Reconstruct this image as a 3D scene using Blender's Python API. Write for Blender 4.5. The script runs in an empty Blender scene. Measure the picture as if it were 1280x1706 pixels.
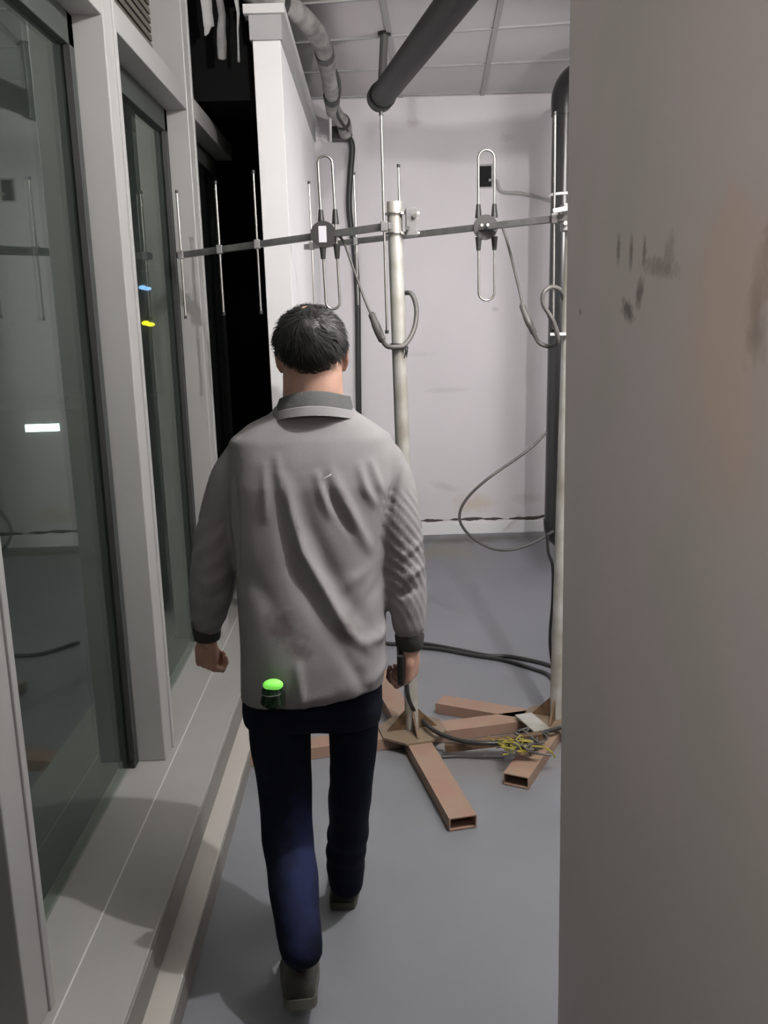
import bpy, bmesh, math, random
from mathutils import Vector, Matrix, noise
random.seed(4)
S = bpy.context.scene
COL = S.collection

# ------------------------------------------------------------------ camera
FPX = 1532.43
CAM = Vector((0, 0, 1.62))
RT = Vector((0.99952, -0.01145, -0.02879)).normalized()
DN = Vector((-0.030538, -0.206226, -0.978028)).normalized()
FW = Vector((0.0052605, 0.978437, -0.206477)).normalized()
cd = bpy.data.cameras.new('camera'); cam = bpy.data.objects.new('camera', cd); COL.objects.link(cam)
cd.sensor_fit = 'VERTICAL'; cd.sensor_height = 36; cd.lens = FPX / 1706 * 36; cd.clip_start = .02; cd.clip_end = 300
mw = Matrix((RT, -DN, -FW)).transposed().to_4x4(); mw.translation = CAM; cam.matrix_world = mw
S.camera = cam
S.view_settings.view_transform = 'Standard'; S.view_settings.look = 'None'
S.view_settings.gamma = 1; S.view_settings.use_curve_mapping = False
S.view_settings.exposure = 0.0

# ------------------------------------------------------------------ world (night)
W = bpy.data.worlds.new('night'); S.world = W; W.use_nodes = True
W.node_tree.nodes['Background'].inputs[0].default_value = (.30, .36, .40, 1)
W.node_tree.nodes['Background'].inputs[1].default_value = .02

# ------------------------------------------------------------------ lights
def light(name, loc, power, size, color=(1, 1, 1)):
    l = bpy.data.lights.new(name, 'POINT'); l.energy = power; l.shadow_soft_size = size; l.color = color
    o = bpy.data.objects.new(name, l); COL.objects.link(o); o.location = loc; return o
light('room_lamp_light', (.85, 1.95, 2.94), 140, .018, (1, .985, .98))
l = bpy.data.lights.new('far_lamp_light', 'AREA'); l.shape = 'DISK'; l.size = .22; l.energy = 14.5; l.color = (1, .97, .99)
o = bpy.data.objects.new('far_lamp_light', l); COL.objects.link(o); o.location = (1.16, 4.5, 2.15)
o.rotation_euler = Vector((-.50, .80, -.50)).to_track_quat('-Z', 'Y').to_euler()
light('rear_lamp_light', (-.60, .35, 1.90), 11, .06, (1, .94, .90))

# ------------------------------------------------------------------ helpers
def ray(x, y): return RT * ((x - 640) / FPX) + DN * ((y - 853) / FPX) + FW
def atY(x, y, Y):
    d = ray(x, y); return CAM + d * (Y / d.y)
def atZ(x, y, Z):
    d = ray(x, y); return CAM + d * ((Z - CAM.z) / d.z)

def mat(name, color, rough=.6, metal=0, var=.0, vscale=6, bump=0, bscale=60, col2=None, spec=.5, blobs=(), coat=0):
    m = bpy.data.materials.new(name); m.use_nodes = True
    nt = m.node_tree; N = nt.nodes; L = nt.links; b = N['Principled BSDF']
    b.inputs['Roughness'].default_value = rough; b.inputs['Metallic'].default_value = metal
    b.inputs['Specular IOR Level'].default_value = spec
    b.inputs['Coat Weight'].default_value = coat
    geo = N.new('ShaderNodeNewGeometry'); pos = geo.outputs['Position']
    c = (*color, 1)
    nz = N.new('ShaderNodeTexNoise'); nz.inputs['Scale'].default_value = vscale; nz.inputs['Detail'].default_value = 5
    L.new(pos, nz.inputs['Vector'])
    mx = N.new('ShaderNodeMix'); mx.data_type = 'RGBA'
    k = 1 - var
    mx.inputs[6].default_value = c
    mx.inputs[7].default_value = (*col2, 1) if col2 else (color[0] * k, color[1] * k, color[2] * k, 1)
    rp = N.new('ShaderNodeMapRange'); rp.inputs[1].default_value = .35; rp.inputs[2].default_value = .68
    L.new(nz.outputs[0], rp.inputs[0]); L.new(rp.outputs[0], mx.inputs[0])
    out = mx.outputs[2]
    for (p, s, ang, bc, amt) in blobs:        # stains: ellipses on the xz plane with ragged edges
        mp = N.new('ShaderNodeMapping'); mp.vector_type = 'TEXTURE'
        if len(s) == 2: s = (s[0], 10, s[1])
        mp.inputs['Location'].default_value = p; mp.inputs['Rotation'].default_value = (0, ang, 0) if s[1] == 10 else (ang, 0, 0)
        mp.inputs['Scale'].default_value = s
        n2 = N.new('ShaderNodeTexNoise'); n2.inputs['Scale'].default_value = 1.2 / min(s); n2.inputs['Detail'].default_value = 6
        L.new(pos, n2.inputs['Vector'])
        L.new(pos, mp.inputs['Vector'])
        ln = N.new('ShaderNodeVectorMath'); ln.operation = 'LENGTH'; L.new(mp.outputs[0], ln.inputs[0])
        ad = N.new('ShaderNodeMath'); ad.operation = 'MULTIPLY_ADD'; L.new(n2.outputs[0], ad.inputs[0])
        ad.inputs[1].default_value = -1.6; L.new(ln.outputs['Value'], ad.inputs[2])
        r2 = N.new('ShaderNodeMapRange'); r2.inputs[1].default_value = .45; r2.inputs[2].default_value = -.45
        r2.inputs[3].default_value = 0; r2.inputs[4].default_value = amt; L.new(ad.outputs[0], r2.inputs[0])
        m2 = N.new('ShaderNodeMix'); m2.data_type = 'RGBA'; L.new(r2.outputs[0], m2.inputs[0]); L.new(out, m2.inputs[6])
        m2.inputs[7].default_value = (*bc, 1); out = m2.outputs[2]
    L.new(out, b.inputs['Base Color'])
    if bump:
        n3 = N.new('ShaderNodeTexNoise'); n3.inputs['Scale'].default_value = bscale; n3.inputs['Detail'].default_value = 6
        L.new(pos, n3.inputs['Vector'])
        bp = N.new('ShaderNodeBump'); bp.inputs['Strength'].default_value = bump; bp.inputs['Distance'].default_value = .01
        L.new(n3.outputs[0], bp.inputs['Height']); L.new(bp.outputs[0], b.inputs['Normal'])
    return m

def emit(name, color, strength):
    m = bpy.data.materials.new(name); m.use_nodes = True; b = m.node_tree.nodes['Principled BSDF']
    b.inputs['Base Color'].default_value = (*color, 1)
    b.inputs['Emission Color'].default_value = (*color, 1); b.inputs['Emission Strength'].default_value = strength
    return m

def base_of(o): return o.matrix_basis.translation.copy() if o.parent is None else base_of(o.parent) + o.matrix_basis.translation
def obj(name, bm, m, parent=None, smooth=False, origin=None):
    me = bpy.data.meshes.new(name)
    off = Vector((0, 0, 0))
    if parent is not None: off = base_of(parent)
    if origin is None:
        o_loc = Vector((0, 0, 0))
    else:
        o_loc = Vector(origin) - off
    bmesh.ops.translate(bm, vec=-(off + o_loc), verts=bm.verts)
    bmesh.ops.recalc_face_normals(bm, faces=bm.faces)
    if smooth:
        for f in bm.faces: f.smooth = True
        if smooth != 'all':
            for e in bm.edges:
                if len(e.link_faces) == 2 and e.calc_face_angle(0) > math.radians(38): e.smooth = False
    bm.to_mesh(me); bm.free(); me.materials.append(m)
    o = bpy.data.objects.new(name, me); COL.objects.link(o); o.location = o_loc
    if parent is not None: o.parent = parent
    return o
def thing(name, label, cat, loc=(0, 0, 0), group=None):
    o = bpy.data.objects.new(name, None); COL.objects.link(o); o.location = loc; o.empty_display_size = .05
    return tag(o, label, cat, group)
def tag(o, label, cat=None, group=None):
    o['label'] = label
    if cat: o['category'] = cat
    if group: o['group'] = group
    return o
def struct(name, bm, m, parent=None, smooth=False):
    o = obj(name, bm, m, parent, smooth)
    if parent is None: o['kind'] = 'structure'
    return o

def B(): return bmesh.new()
def box(bm, lo, hi, bevel=0):
    r = bmesh.ops.create_cube(bm, size=1); vs = r['verts']
    for v in vs:
        v.co = Vector([lo[i] + (v.co[i] + .5) * (hi[i] - lo[i]) for i in range(3)])
    if bevel:
        es = list({e for v in vs for e in v.link_edges})
        bmesh.ops.bevel(bm, geom=es, offset=bevel, segments=2, affect='EDGES', profile=.5)
    return bm
def frame_of(d):
    d = d.normalized(); a = Vector((0, 0, 1)) if abs(d.z) < .9 else Vector((0, 1, 0))
    u = d.cross(a).normalized(); return u, d.cross(u).normalized()
def bar(bm, a, b, w, h, bevel=0, up=Vector((0, 0, 1))):
    a = Vector(a); b = Vector(b); d = (b - a).normalized(); s = d.cross(up).normalized(); u = s.cross(d)
    vs = []
    for p in (a, b):
        for i, j in ((-1, -1), (1, -1), (1, 1), (-1, 1)): vs.append(bm.verts.new(p + s * i * w / 2 + u * j * h / 2))
    fs = [(0, 1, 2, 3), (7, 6, 5, 4)] + [(i, i + 4, (i + 1) % 4 + 4, (i + 1) % 4) for i in range(4)]
    F = [bm.faces.new([vs[i] for i in f]) for f in fs]
    if bevel:
        es = list({e for v in vs for e in v.link_edges})
        bmesh.ops.bevel(bm, geom=es, offset=bevel, segments=2, affect='EDGES', profile=.5)
    return bm
def hollow_bar(bm, a, b, w, h, t=.004, deep=.30):
    """box section with an open end at b"""
    a = Vector(a); b = Vector(b); d = (b - a).normalized(); s = d.cross(Vector((0, 0, 1))).normalized(); u = s.cross(d)
    def ring(p, ww, hh): return [bm.verts.new(p + s * i * ww / 2 + u * j * hh / 2) for i, j in ((-1, -1), (1, -1), (1, 1), (-1, 1))]
    R = [ring(a, w, h), ring(b, w, h), ring(b, w - 2 * t, h - 2 * t), ring(b - d * deep, w - 2 * t, h - 2 * t)]
    bm.faces.new(R[0])
    for k in range(3):
        for i in range(4): bm.faces.new((R[k][i], R[k][(i + 1) % 4], R[k + 1][(i + 1) % 4], R[k + 1][i]))
    bm.faces.new(R[3])
    return bm
def tube(bm, pts, r, seg=12, cap=True, closed=False):
    pts = [Vector(p) for p in pts]; n = len(pts); rs = r if isinstance(r, (list, tuple)) else [r] * n
    rings = []; u = None
    for i, p in enumerate(pts):
        if closed: d = pts[(i + 1) % n] - pts[i - 1]
        else: d = pts[min(i + 1, n - 1)] - pts[max(i - 1, 0)]
        d.normalize()
        if u is None: u, v = frame_of(d)
        else:
            u = (u - d * u.dot(d)).normalized()
        v = d.cross(u)
        rings.append([bm.verts.new(p + (u * math.cos(t) + v * math.sin(t)) * rs[i]) for t in [2 * math.pi * k / seg for k in range(seg)]])
    m = n if closed else n - 1
    for i in range(m):
        A = rings[i]; Bq = rings[(i + 1) % n]
        for k in range(seg): bm.faces.new((A[k], A[(k + 1) % seg], Bq[(k + 1) % seg], Bq[k]))
    if cap and not closed:
        bm.faces.new(rings[0][::-1]); bm.faces.new(rings[-1])
    return bm
def spline(pts, sub=8):
    pts = [Vector(p) for p in pts]; P = [pts[0] * 2 - pts[1]] + pts + [pts[-1] * 2 - pts[-2]]; out = []
    for i in range(1, len(P) - 2):
        for k in range(sub):
            t = k / sub
            out.append(.5 * ((2 * P[i]) + (-P[i - 1] + P[i + 1]) * t + (2 * P[i - 1] - 5 * P[i] + 4 * P[i + 1] - P[i + 2]) * t * t + (-P[i - 1] + 3 * P[i] - 3 * P[i + 1] + P[i + 2]) * t ** 3))
    out.append(pts[-1]); return out
def loft(bm, secs, seg=32, ex=2.3):
    """secs: (centre, a, b, slope) horizontal superellipse rings"""
    rings = []
    for s in secs:
        c, a, b = s[0], s[1], s[2]; sl = s[3] if len(s) > 3 else 0
        R = []
        for k in range(seg):
            t = 2 * math.pi * k / seg; ct, st = math.cos(t), math.sin(t)
            x = a * math.copysign(abs(ct) ** (2 / ex), ct); y = b * math.copysign(abs(st) ** (2 / ex), st)
            R.append(bm.verts.new((c.x + x, c.y + y, c.z + sl * x)))
        rings.append(R)
    for i in range(len(rings) - 1):
        for k in range(seg): bm.faces.new((rings[i][k], rings[i][(k + 1) % seg], rings[i + 1][(k + 1) % seg], rings[i + 1][k]))
    bm.faces.new(rings[0][::-1]); bm.faces.new(rings[-1])
    return bm
def ball(bm, c, r, rot=None, seg=24):
    res = bmesh.ops.create_uvsphere(bm, u_segments=seg, v_segments=seg // 2 + 2, radius=1)
    r = Vector(r) if not isinstance(r, (int, float)) else Vector((r, r, r))
    for v in res['verts']:
        p = Vector((v.co.x * r.x, v.co.y * r.y, v.co.z * r.z))
        if rot: p = rot @ p
        v.co = p + Vector(c)
    return bm
def fuse(bm, voxel, smooth=4, deform=None):
    """join overlapping solids into one continuous surface"""
    me = bpy.data.meshes.new('t'); bmesh.ops.recalc_face_normals(bm, faces=bm.faces); bm.to_mesh(me); bm.free()
    o = bpy.data.objects.new('t', me); COL.objects.link(o)
    md = o.modifiers.new('r', 'REMESH'); md.mode = 'VOXEL'; md.voxel_size = voxel
    if smooth:
        s = o.modifiers.new('s', 'SMOOTH'); s.factor = .5; s.iterations = smooth
    dg = bpy.context.evaluated_depsgraph_get(); dg.update()
    m2 = bpy.data.meshes.new_from_object(o.evaluated_get(dg))
    bpy.data.objects.remove(o); bpy.data.meshes.remove(me)
    out = bmesh.new(); out.from_mesh(m2); bpy.data.meshes.remove(m2)
    if deform:
        out.normal_update(); ds = [(v, v.normal * deform(v.co, v.normal)) for v in out.verts]
        for v, d in ds: v.co += d
    return out

# ------------------------------------------------------------------ materials
FW_Y = 6.80; ZC = 3.11; XR = 1.50; XG = -.86; XM = -.745; YB = -2.6
def stain(x, y, Y, sx, sz, ang, c, amt): return (atY(x, y, Y), (sx, sz), ang, c, amt)
M_wall = mat('white_painted_wall', (.74, .71, .725), .75, var=.05, vscale=1.5, bump=.06, bscale=25, blobs=[
    stain(790, 838, FW_Y, .14, .07, 0, (.58, .50, .36), .55), stain(745, 650, FW_Y, .16, .02, 0, (.50, .48, .48), .35),
    stain(740, 810, FW_Y, .12, .03, .3, (.5, .49, .49), .45), stain(880, 830, FW_Y, .12, .04, 0, (.5, .47, .44), .4),
    stain(825, 515, FW_Y, .03, .02, 0, (.5, .5, .5), .6), stain(700, 590, FW_Y, .12, .02, 0, (.55, .54, .54), .3),
    stain(690, 205, FW_Y, .05, .03, 0, (.5, .45, .45), .5), stain(845, 230, FW_Y, .05, .03, 0, (.55, .52, .52), .4)])
M_part = mat('white_partition_paint', (.87, .87, .87), .7, var=.03, vscale=2, bump=.04)
M_ceil = mat('ceiling_tile', (.56, .56, .548), .8, var=.05, vscale=2, blobs=[stain(592, 137, 6.3, .2, .4, 0, (.62, .52, .52), .35)])
M_grid = mat('ceiling_grid', (.36, .36, .355), .5)
M_floor = mat('grey_epoxy_floor', (.20, .206, .224), .36, var=.12, vscale=1.6, bump=.02, bscale=8, spec=.35)
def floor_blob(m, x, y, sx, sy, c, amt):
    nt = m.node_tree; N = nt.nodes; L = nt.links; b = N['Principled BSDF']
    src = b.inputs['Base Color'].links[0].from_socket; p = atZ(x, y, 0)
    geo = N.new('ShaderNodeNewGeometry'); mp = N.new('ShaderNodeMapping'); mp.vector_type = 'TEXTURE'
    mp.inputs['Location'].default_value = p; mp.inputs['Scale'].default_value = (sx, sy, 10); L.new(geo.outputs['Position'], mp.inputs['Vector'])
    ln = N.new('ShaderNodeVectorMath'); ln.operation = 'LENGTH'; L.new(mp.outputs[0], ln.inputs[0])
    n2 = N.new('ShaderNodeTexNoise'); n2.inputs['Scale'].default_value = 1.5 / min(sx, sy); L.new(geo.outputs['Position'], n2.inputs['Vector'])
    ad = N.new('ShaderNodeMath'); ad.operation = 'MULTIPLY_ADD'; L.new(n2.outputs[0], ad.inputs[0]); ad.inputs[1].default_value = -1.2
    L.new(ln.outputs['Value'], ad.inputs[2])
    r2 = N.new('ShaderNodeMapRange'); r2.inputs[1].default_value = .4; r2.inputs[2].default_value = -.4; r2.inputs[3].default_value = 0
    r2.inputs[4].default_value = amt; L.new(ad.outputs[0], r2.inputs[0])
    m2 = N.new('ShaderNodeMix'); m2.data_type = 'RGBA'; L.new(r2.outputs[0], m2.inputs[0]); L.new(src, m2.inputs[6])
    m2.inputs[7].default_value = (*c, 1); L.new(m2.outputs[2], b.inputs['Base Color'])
floor_blob(M_floor, 735, 918, .30, .28, (.21, .20, .14), .8)
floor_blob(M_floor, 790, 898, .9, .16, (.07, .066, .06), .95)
floor_blob(M_floor, 825, 1250, .45, .35, (.2, .185, .165), .5)
floor_blob(M_floor, 728, 1122, .03, .03, (.2, .2, .2), .7)
floor_blob(M_floor, 700, 1370, .02, .05, (.2, .2, .2), .6)
XCOL = .362
def cstain(x, y, sy, sz, ang, c, amt):      # marks on the long face of the column (the yz plane)
    d = ray(x, y); return (CAM + d * (XCOL / d.x), (10, sy, sz), ang, c, amt)
M_col = mat('stained_column_paint', (.76, .67, .66), .75, var=.10, vscale=2.6, bump=.05, bscale=14, col2=(.70, .65, .60), blobs=[
    cstain(1265, 480, .022, .060, .32, (.20, .13, .09), .8), cstain(1262, 565, .022, .022, .3, (.22, .21, .19), .75),
    cstain(1046, 518, .034, .014, .3, (.20, .16, .15), .85), cstain(1066, 488, .016, .024, .6, (.24, .19, .18), .8),
    cstain(1031, 415, .010, .022, .1, (.26, .21, .19), .8), cstain(1052, 420, .010, .024, .05, (.24, .19, .18), .8),
    cstain(1074, 420, .010, .022, .02, (.26, .21, .20), .75), cstain(1098, 445, .075, .013, .1, (.36, .31, .28), .7),
    cstain(1115, 420, .020, .024, .2, (.4, .35, .33), .6), cstain(967, 520, .012, .006, 0, (.3, .25, .24), .7),
    cstain(1200, 640, .16, .16, .1, (.80, .64, .52), .7), cstain(1230, 430, .12, .08, 0, (.76, .61, .52), .6)])
M_alu = mat('grey_powder_coated_frame', (.32, .32, .31), .42, var=.03, spec=.5)
M_aluin = mat('dark_glazing_gasket', (.03, .03, .03), .5)
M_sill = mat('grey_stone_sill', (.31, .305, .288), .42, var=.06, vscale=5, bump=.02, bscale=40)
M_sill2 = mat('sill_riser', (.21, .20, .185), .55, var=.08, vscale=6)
M_rail = mat('pale_metal_rail', (.43, .405, .37), .45, var=.06, vscale=8)
M_grout = mat('pale_joint', (.55, .54, .51), .6)
M_black = mat('unlit_bay_black', (.004, .004, .004), .9, spec=.1)  # near-black colour standing in for unlit space in the window bay
M_louvre = mat('brown_louvre', (.10, .095, .075), .6, var=.2, vscale=20)
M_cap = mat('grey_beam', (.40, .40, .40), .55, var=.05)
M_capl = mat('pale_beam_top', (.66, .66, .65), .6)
M_pvc = mat('black_plastic_pipe', (.022, .022, .022), .28, spec=.5)
M_dpipe = mat('dark_grey_pipe', (.018, .018, .017), .55, spec=.3)
M_hang = mat('grey_pipe_hanger', (.07, .07, .068), .5)
M_tape = mat('grey_wrapped_insulation', (.36, .355, .34), .6, var=.5, vscale=14, bump=.3, bscale=30)
M_blk = mat('black_rubber', (.025, .025, .025), .45)
M_cable = mat('grey_cable', (.10, .095, .09), .45)
M_gcable = mat('light_grey_cable', (.40, .39, .38), .5)
M_steel = mat('bright_steel_rod', (.62, .61, .58), .25, metal=1, var=.1, vscale=30)
M_boom = mat('dull_aluminium_boom', (.26, .26, .26), .40, metal=.35, var=.35, vscale=18)
M_galv = mat('scuffed_galvanised_pipe', (.54, .54, .51), .45, metal=.35, var=.35, vscale=9, col2=(.36, .34, .28), bump=.1, bscale=60)
M_white = mat('white_plastic', (.8, .8, .78), .4)
M_label = mat('white_sticker', (.62, .62, .66), .5)
M_wood = mat('reddish_brown_leg_paint', (.29, .172, .128), .55, var=.3, vscale=7, col2=(.29, .21, .148), bump=.1)
M_woodp = mat('tan_base_plate', (.20, .15, .10), .6, var=.3, vscale=9, bump=.1)
M_rust = mat('rusty_gusset', (.17, .10, .05), .7, var=.5, vscale=25, bump=.3)
M_yellow = mat('yellow_wire', (.36, .31, .05), .5)
M_ystrip = mat('yellow_reflection_strip', (.45, .36, .10), .5)  # yellow of a reflected light, given as plain colour
M_hole = mat('dark_opening', (.01, .01, .01), .9)
M_shirt = mat('grey_knit_shirt', (.245, .238, .24), .85, var=.10, vscale=4, bump=.10, bscale=450, spec=.2, blobs=[
    stain(472, 1046, 2.0, .045, .035, .4, (.10, .08, .08), .75), stain(498, 1080, 2.0, .035, .02, .5, (.12, .10, .10), .65),
    stain(575, 1050, 2.0, .03, .03, 0, (.13, .11, .11), .65), stain(425, 800, 2.05, .05, .05, 0, (.25, .22, .22), .45)])
M_collar = mat('dark_grey_rib_collar', (.09, .092, .09), .85, bump=.3, bscale=300, spec=.2)
M_cuff = mat('dark_knit_cuff', (.05, .05, .045), .85, bump=.3, bscale=300, spec=.2)
M_jeans = mat('dark_navy_denim', (.0055, .0075, .018), .85, var=.25, vscale=5, bump=.08, bscale=300, spec=.15, blobs=[
    stain(505, 1480, 1.9, .05, .14, .05, (.018, .025, .075), .7)])
M_skin = mat('skin', (.47, .275, .205), .5, var=.15, vscale=30, bump=.05, bscale=150)
M_hair = mat('black_hair', (.011, .0105, .0105), .5, spec=.4)
M_shoe = mat('olive_grey_shoe', (.040, .040, .032), .7, var=.2, vscale=20)
M_sole = mat('grey_shoe_sole', (.08, .08, .065), .7)
M_eye = mat('eye_white', (.7, .7, .7), .2); M_iris = mat('dark_iris', (.02, .012, .01), .2)
M_greenlit = emit('lit_green_plastic', (.22, .85, .10), .55)
M_greendark = mat('dark_green_plastic', (.01, .03, .012), .2, spec=.6)
M_build = mat('night_building_wall', (.05, .05, .05), .8)
M_tower = mat('torn_white_sheet', (.85, .85, .84), .6, var=.1, vscale=20)

def glass_mat():
    m = bpy.data.materials.new('window_glass'); m.use_nodes = True; nt = m.node_tree; N = nt.nodes; L = nt.links
    N.remove(N['Principled BSDF']); out = N['Material Output']
    lw = N.new('ShaderNodeLayerWeight'); lw.inputs[0].default_value = .5
    pw = N.new('ShaderNodeMath'); pw.operation = 'POWER'; pw.inputs[1].default_value = 5; L.new(lw.outputs['Facing'], pw.inputs[0])
    ma = N.new('ShaderNodeMath'); ma.operation = 'MULTIPLY_ADD'; ma.inputs[1].default_value = .94; ma.inputs[2].default_value = .06; L.new(pw.outputs[0], ma.inputs[0])
    tr = N.new('ShaderNodeBsdfTransparent'); tr.inputs[0].default_value = (.80, .85, .82, 1)
    gl = N.new('ShaderNodeBsdfGlossy'); gl.inputs['Roughness'].default_value = .015; gl.inputs[0].default_value = (.72, .78, .73, 1)
    df = N.new('ShaderNodeBsdfDiffuse'); df.inputs[0].default_value = (.5, .56, .52, 1)
    mx = N.new('ShaderNodeMixShader'); L.new(ma.outputs[0], mx.inputs[0]); L.new(tr.outputs[0], mx.inputs[1]); L.new(gl.outputs[0], mx.inputs[2])
    m2 = N.new('ShaderNodeMixShader'); m2.inputs[0].default_value = .02; L.new(mx.outputs[0], m2.inputs[1]); L.new(df.outputs[0], m2.inputs[2])
    L.new(m2.outputs[0], out.inputs[0]); return m
M_glass = glass_mat()

# far wall: white paint with a ragged dark crack above a paler base strip
def crack(m):
    nt = m.node_tree; N = nt.nodes; L = nt.links; b = N['Principled BSDF']; src = b.inputs['Base Color'].links[0].from_socket
    geo = N.new('ShaderNodeNewGeometry'); sp = N.new('ShaderNodeSeparateXYZ'); L.new(geo.outputs['Position'], sp.inputs[0])
    nz = N.new('ShaderNodeTexNoise'); nz.inputs['Scale'].default_value = 7; nz.inputs['Detail'].default_value = 6; L.new(geo.outputs['Position'], nz.inputs[0])
    a = N.new('ShaderNodeMath'); a.operation = 'MULTIPLY_ADD'; L.new(nz.outputs[0], a.inputs[0]); a.inputs[1].default_value = .05; L.new(sp.outputs['Z'], a.inputs[2])
    d = N.new('ShaderNodeMath'); d.operation = 'SUBTRACT'; L.new(a.outputs[0], d.inputs[0]); d.inputs[1].default_value = .108 + .025
    ab = N.new('ShaderNodeMath'); ab.operation = 'ABSOLUTE'; L.new(d.outputs[0], ab.inputs[0])
    n2 = N.new('ShaderNodeTexNoise'); n2.inputs['Scale'].default_value = 9; L.new(geo.outputs['Position'], n2.inputs[0])
    th = N.new('ShaderNodeMapRange'); th.inputs[1].default_value = .35; th.inputs[2].default_value = .65; th.inputs[3].default_value = .001; th.inputs[4].default_value = .014
    L.new(n2.outputs[0], th.inputs[0])
    lt = N.new('ShaderNodeMath'); lt.operation = 'LESS_THAN'; L.new(ab.outputs[0], lt.inputs[0]); L.new(th.outputs[0], lt.inputs[1])
    mx = N.new('ShaderNodeMix'); mx.data_type = 'RGBA'; L.new(lt.outputs[0], mx.inputs[0]); L.new(src, mx.inputs[6]); mx.inputs[7].default_value = (.07, .06, .055, 1)
    L.new(mx.outputs[2], b.inputs['Base Color'])
crack(M_wall)

# ------------------------------------------------------------------ the setting
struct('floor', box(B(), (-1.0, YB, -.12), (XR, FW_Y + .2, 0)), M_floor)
bm = B(); box(bm, (-1.0, YB, ZC), (XR, FW_Y + .2, ZC + .1)); ceil = struct('ceiling', bm, M_ceil)
# ceiling tile grid (dark seams between the panels)
bm = B()
for p, q in (((835, 0), (805, 150)), ((637, -10), (650, 62))):
    a = atZ(*p, ZC); b = atZ(*q, ZC); d = (b - a) / (b.y - a.y)
    s = a + d * (YB - a.y); e = a + d * (FW_Y - a.y); bar(bm, s + Vector((0, 0, -.004)), e + Vector((0, 0, -.004)), .028, .010)
for l, r in (((600, 160), (930, 150)), ((600, 116), (925, 100)), ((600, 63), (940, 38))):
    a = atZ(*l, ZC); b = atZ(*r, ZC); k = (b - a) / (b.x - a.x)
    for rep in ((0,) if l[1] != 63 else (0, -.62, -1.24, -1.86, -2.5, -3.1, -3.7, -4.3, -4.9, -5.5, -6.1)):
        s = a + k * (-.98 - a.x); e = a + k * (XR - a.x); s.y += rep; e.y += rep
        s.y = min(s.y, FW_Y - .012); e.y = min(e.y, FW_Y - .012)
        bar(bm, s + Vector((0, 0, -.004)), e + Vector((0, 0, -.004)), .022, .009)
g = obj('ceiling_grid', bm, M_grid, ceil)
struct('wall_back', box(B(), (-1.0, FW_Y, -.12), (XR + .1, FW_Y + .2, ZC + .1)), M_wall)
struct('wall_right', box(B(), (XR, YB, -.12), (XR + .1, FW_Y, ZC + .1)), M_part)
struct('wall_front', box(B(), (-1.0, YB - .1, -.12), (XR, YB, ZC + .1)), M_part)
struct('baseboard_back', box(B(), (-.25, FW_Y - .022, .0), (XR, FW_Y, .088), .003), M_part)
struct('wall_column', box(B(), (XCOL, -.6, 0), (XR, 1.765, ZC), .006), M_col)['label'] = 'pinkish grey stained wall column at the right edge'
# partition between the window bay and the room
part = struct('wall_partition', box(B(), (-.495, 4.40, 0), (-.372, FW_Y, 2.83), .003), M_part)
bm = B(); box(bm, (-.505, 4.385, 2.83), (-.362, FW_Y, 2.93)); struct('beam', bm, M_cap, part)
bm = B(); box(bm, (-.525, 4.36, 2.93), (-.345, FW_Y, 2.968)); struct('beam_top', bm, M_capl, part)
bm = B(); box(bm, (-1.0, 5.36, 0), (-.495, 5.70, ZC)); struct('wall_bay_dark', bm, M_black)  # black block in place of the bay's unlit depth
bm = B(); box(bm, (-.86, 4.46, 2.60), (-.50, 5.62, ZC)); struct('trim_dark', bm, M_black)  # black filler for the darkness in the upper bay

# sill and low rail
sl = B(); box(sl, (-.895, YB, 0), (-.572, 5.62, .18), .004); sill = struct('window_sill', sl, M_sill); sill.name = 'trim_2'
box_j = B(); box(box_j, (-.725, YB, .178), (-.721, 5.6, .1808)); obj('sill_joint', box_j, M_grout, sill)
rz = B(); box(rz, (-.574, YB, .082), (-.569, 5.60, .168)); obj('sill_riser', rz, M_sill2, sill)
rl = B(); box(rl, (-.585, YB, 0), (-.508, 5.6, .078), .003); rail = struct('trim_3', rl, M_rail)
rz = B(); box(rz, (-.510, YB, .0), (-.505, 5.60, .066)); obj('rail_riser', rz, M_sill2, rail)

# curtain wall: mullions, transoms, panes
mull_y = [(-.90, -.78), (.36, .48), (1.625, 1.745), (2.872, 2.985), (4.10, 4.215), (5.37, 5.46)]
fr = B()
for a, b in mull_y:
    box(fr, (-.90, a, .18), (XM, b, ZC), .004)
    box(fr, (-.775, b - .02, .18), (XM + .006, b + .008, ZC), .003)
for i in range(len(mull_y) - 1):
    y0 = mull_y[i][1]; y1 = mull_y[i + 1][0]
    box(fr, (-.90, y0, 2.49), (XM - .004, y1, 2.575), .003)       # transom
winf = struct('window_1', fr, M_alu)
for i in range(len(mull_y) - 1):
    y0 = mull_y[i][1]; y1 = mull_y[i + 1][0]
    s = B()
    for lo, hi in (((-.89, y0, 2.40), (-.835, y1, 2.49)), ((-.89, y1 - .05, .18), (-.835, y1, 2.49)), ((-.89, y0, .18), (-.835, y0 + .05, 2.49))):
        box(s, lo, hi, .003)
    obj('sash_frame', s, mat('sash_grey', (.045, .05, .047), .75, spec=.1) if i == 0 else bpy.data.materials['sash_grey'], winf)
    g = B(); box(g, (XG - .004, y0 + .02, .178), (XG + .004, y1 - .02, 2.43)); obj('pane', g, M_glass, winf)
    obj('gasket', box(B(), (-.850, y1 - .058, .215), (-.832, y1 - .046, 2.40)), M_aluin, winf)
    obj('gasket', box(B(), (-.850, y0 + .046, .215), (-.832, y0 + .058, 2.40)), M_aluin, winf)
    lv = B(); z = 2.585
    box(lv, (-.92, y0, 2.575), (-.90, y1, ZC))
    while z < ZC - .02:
        box(lv, (-.90, y0, z), (-.872, y1, z + .022)); z += .034
    obj('louvre', lv, M_louvre, winf)
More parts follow.
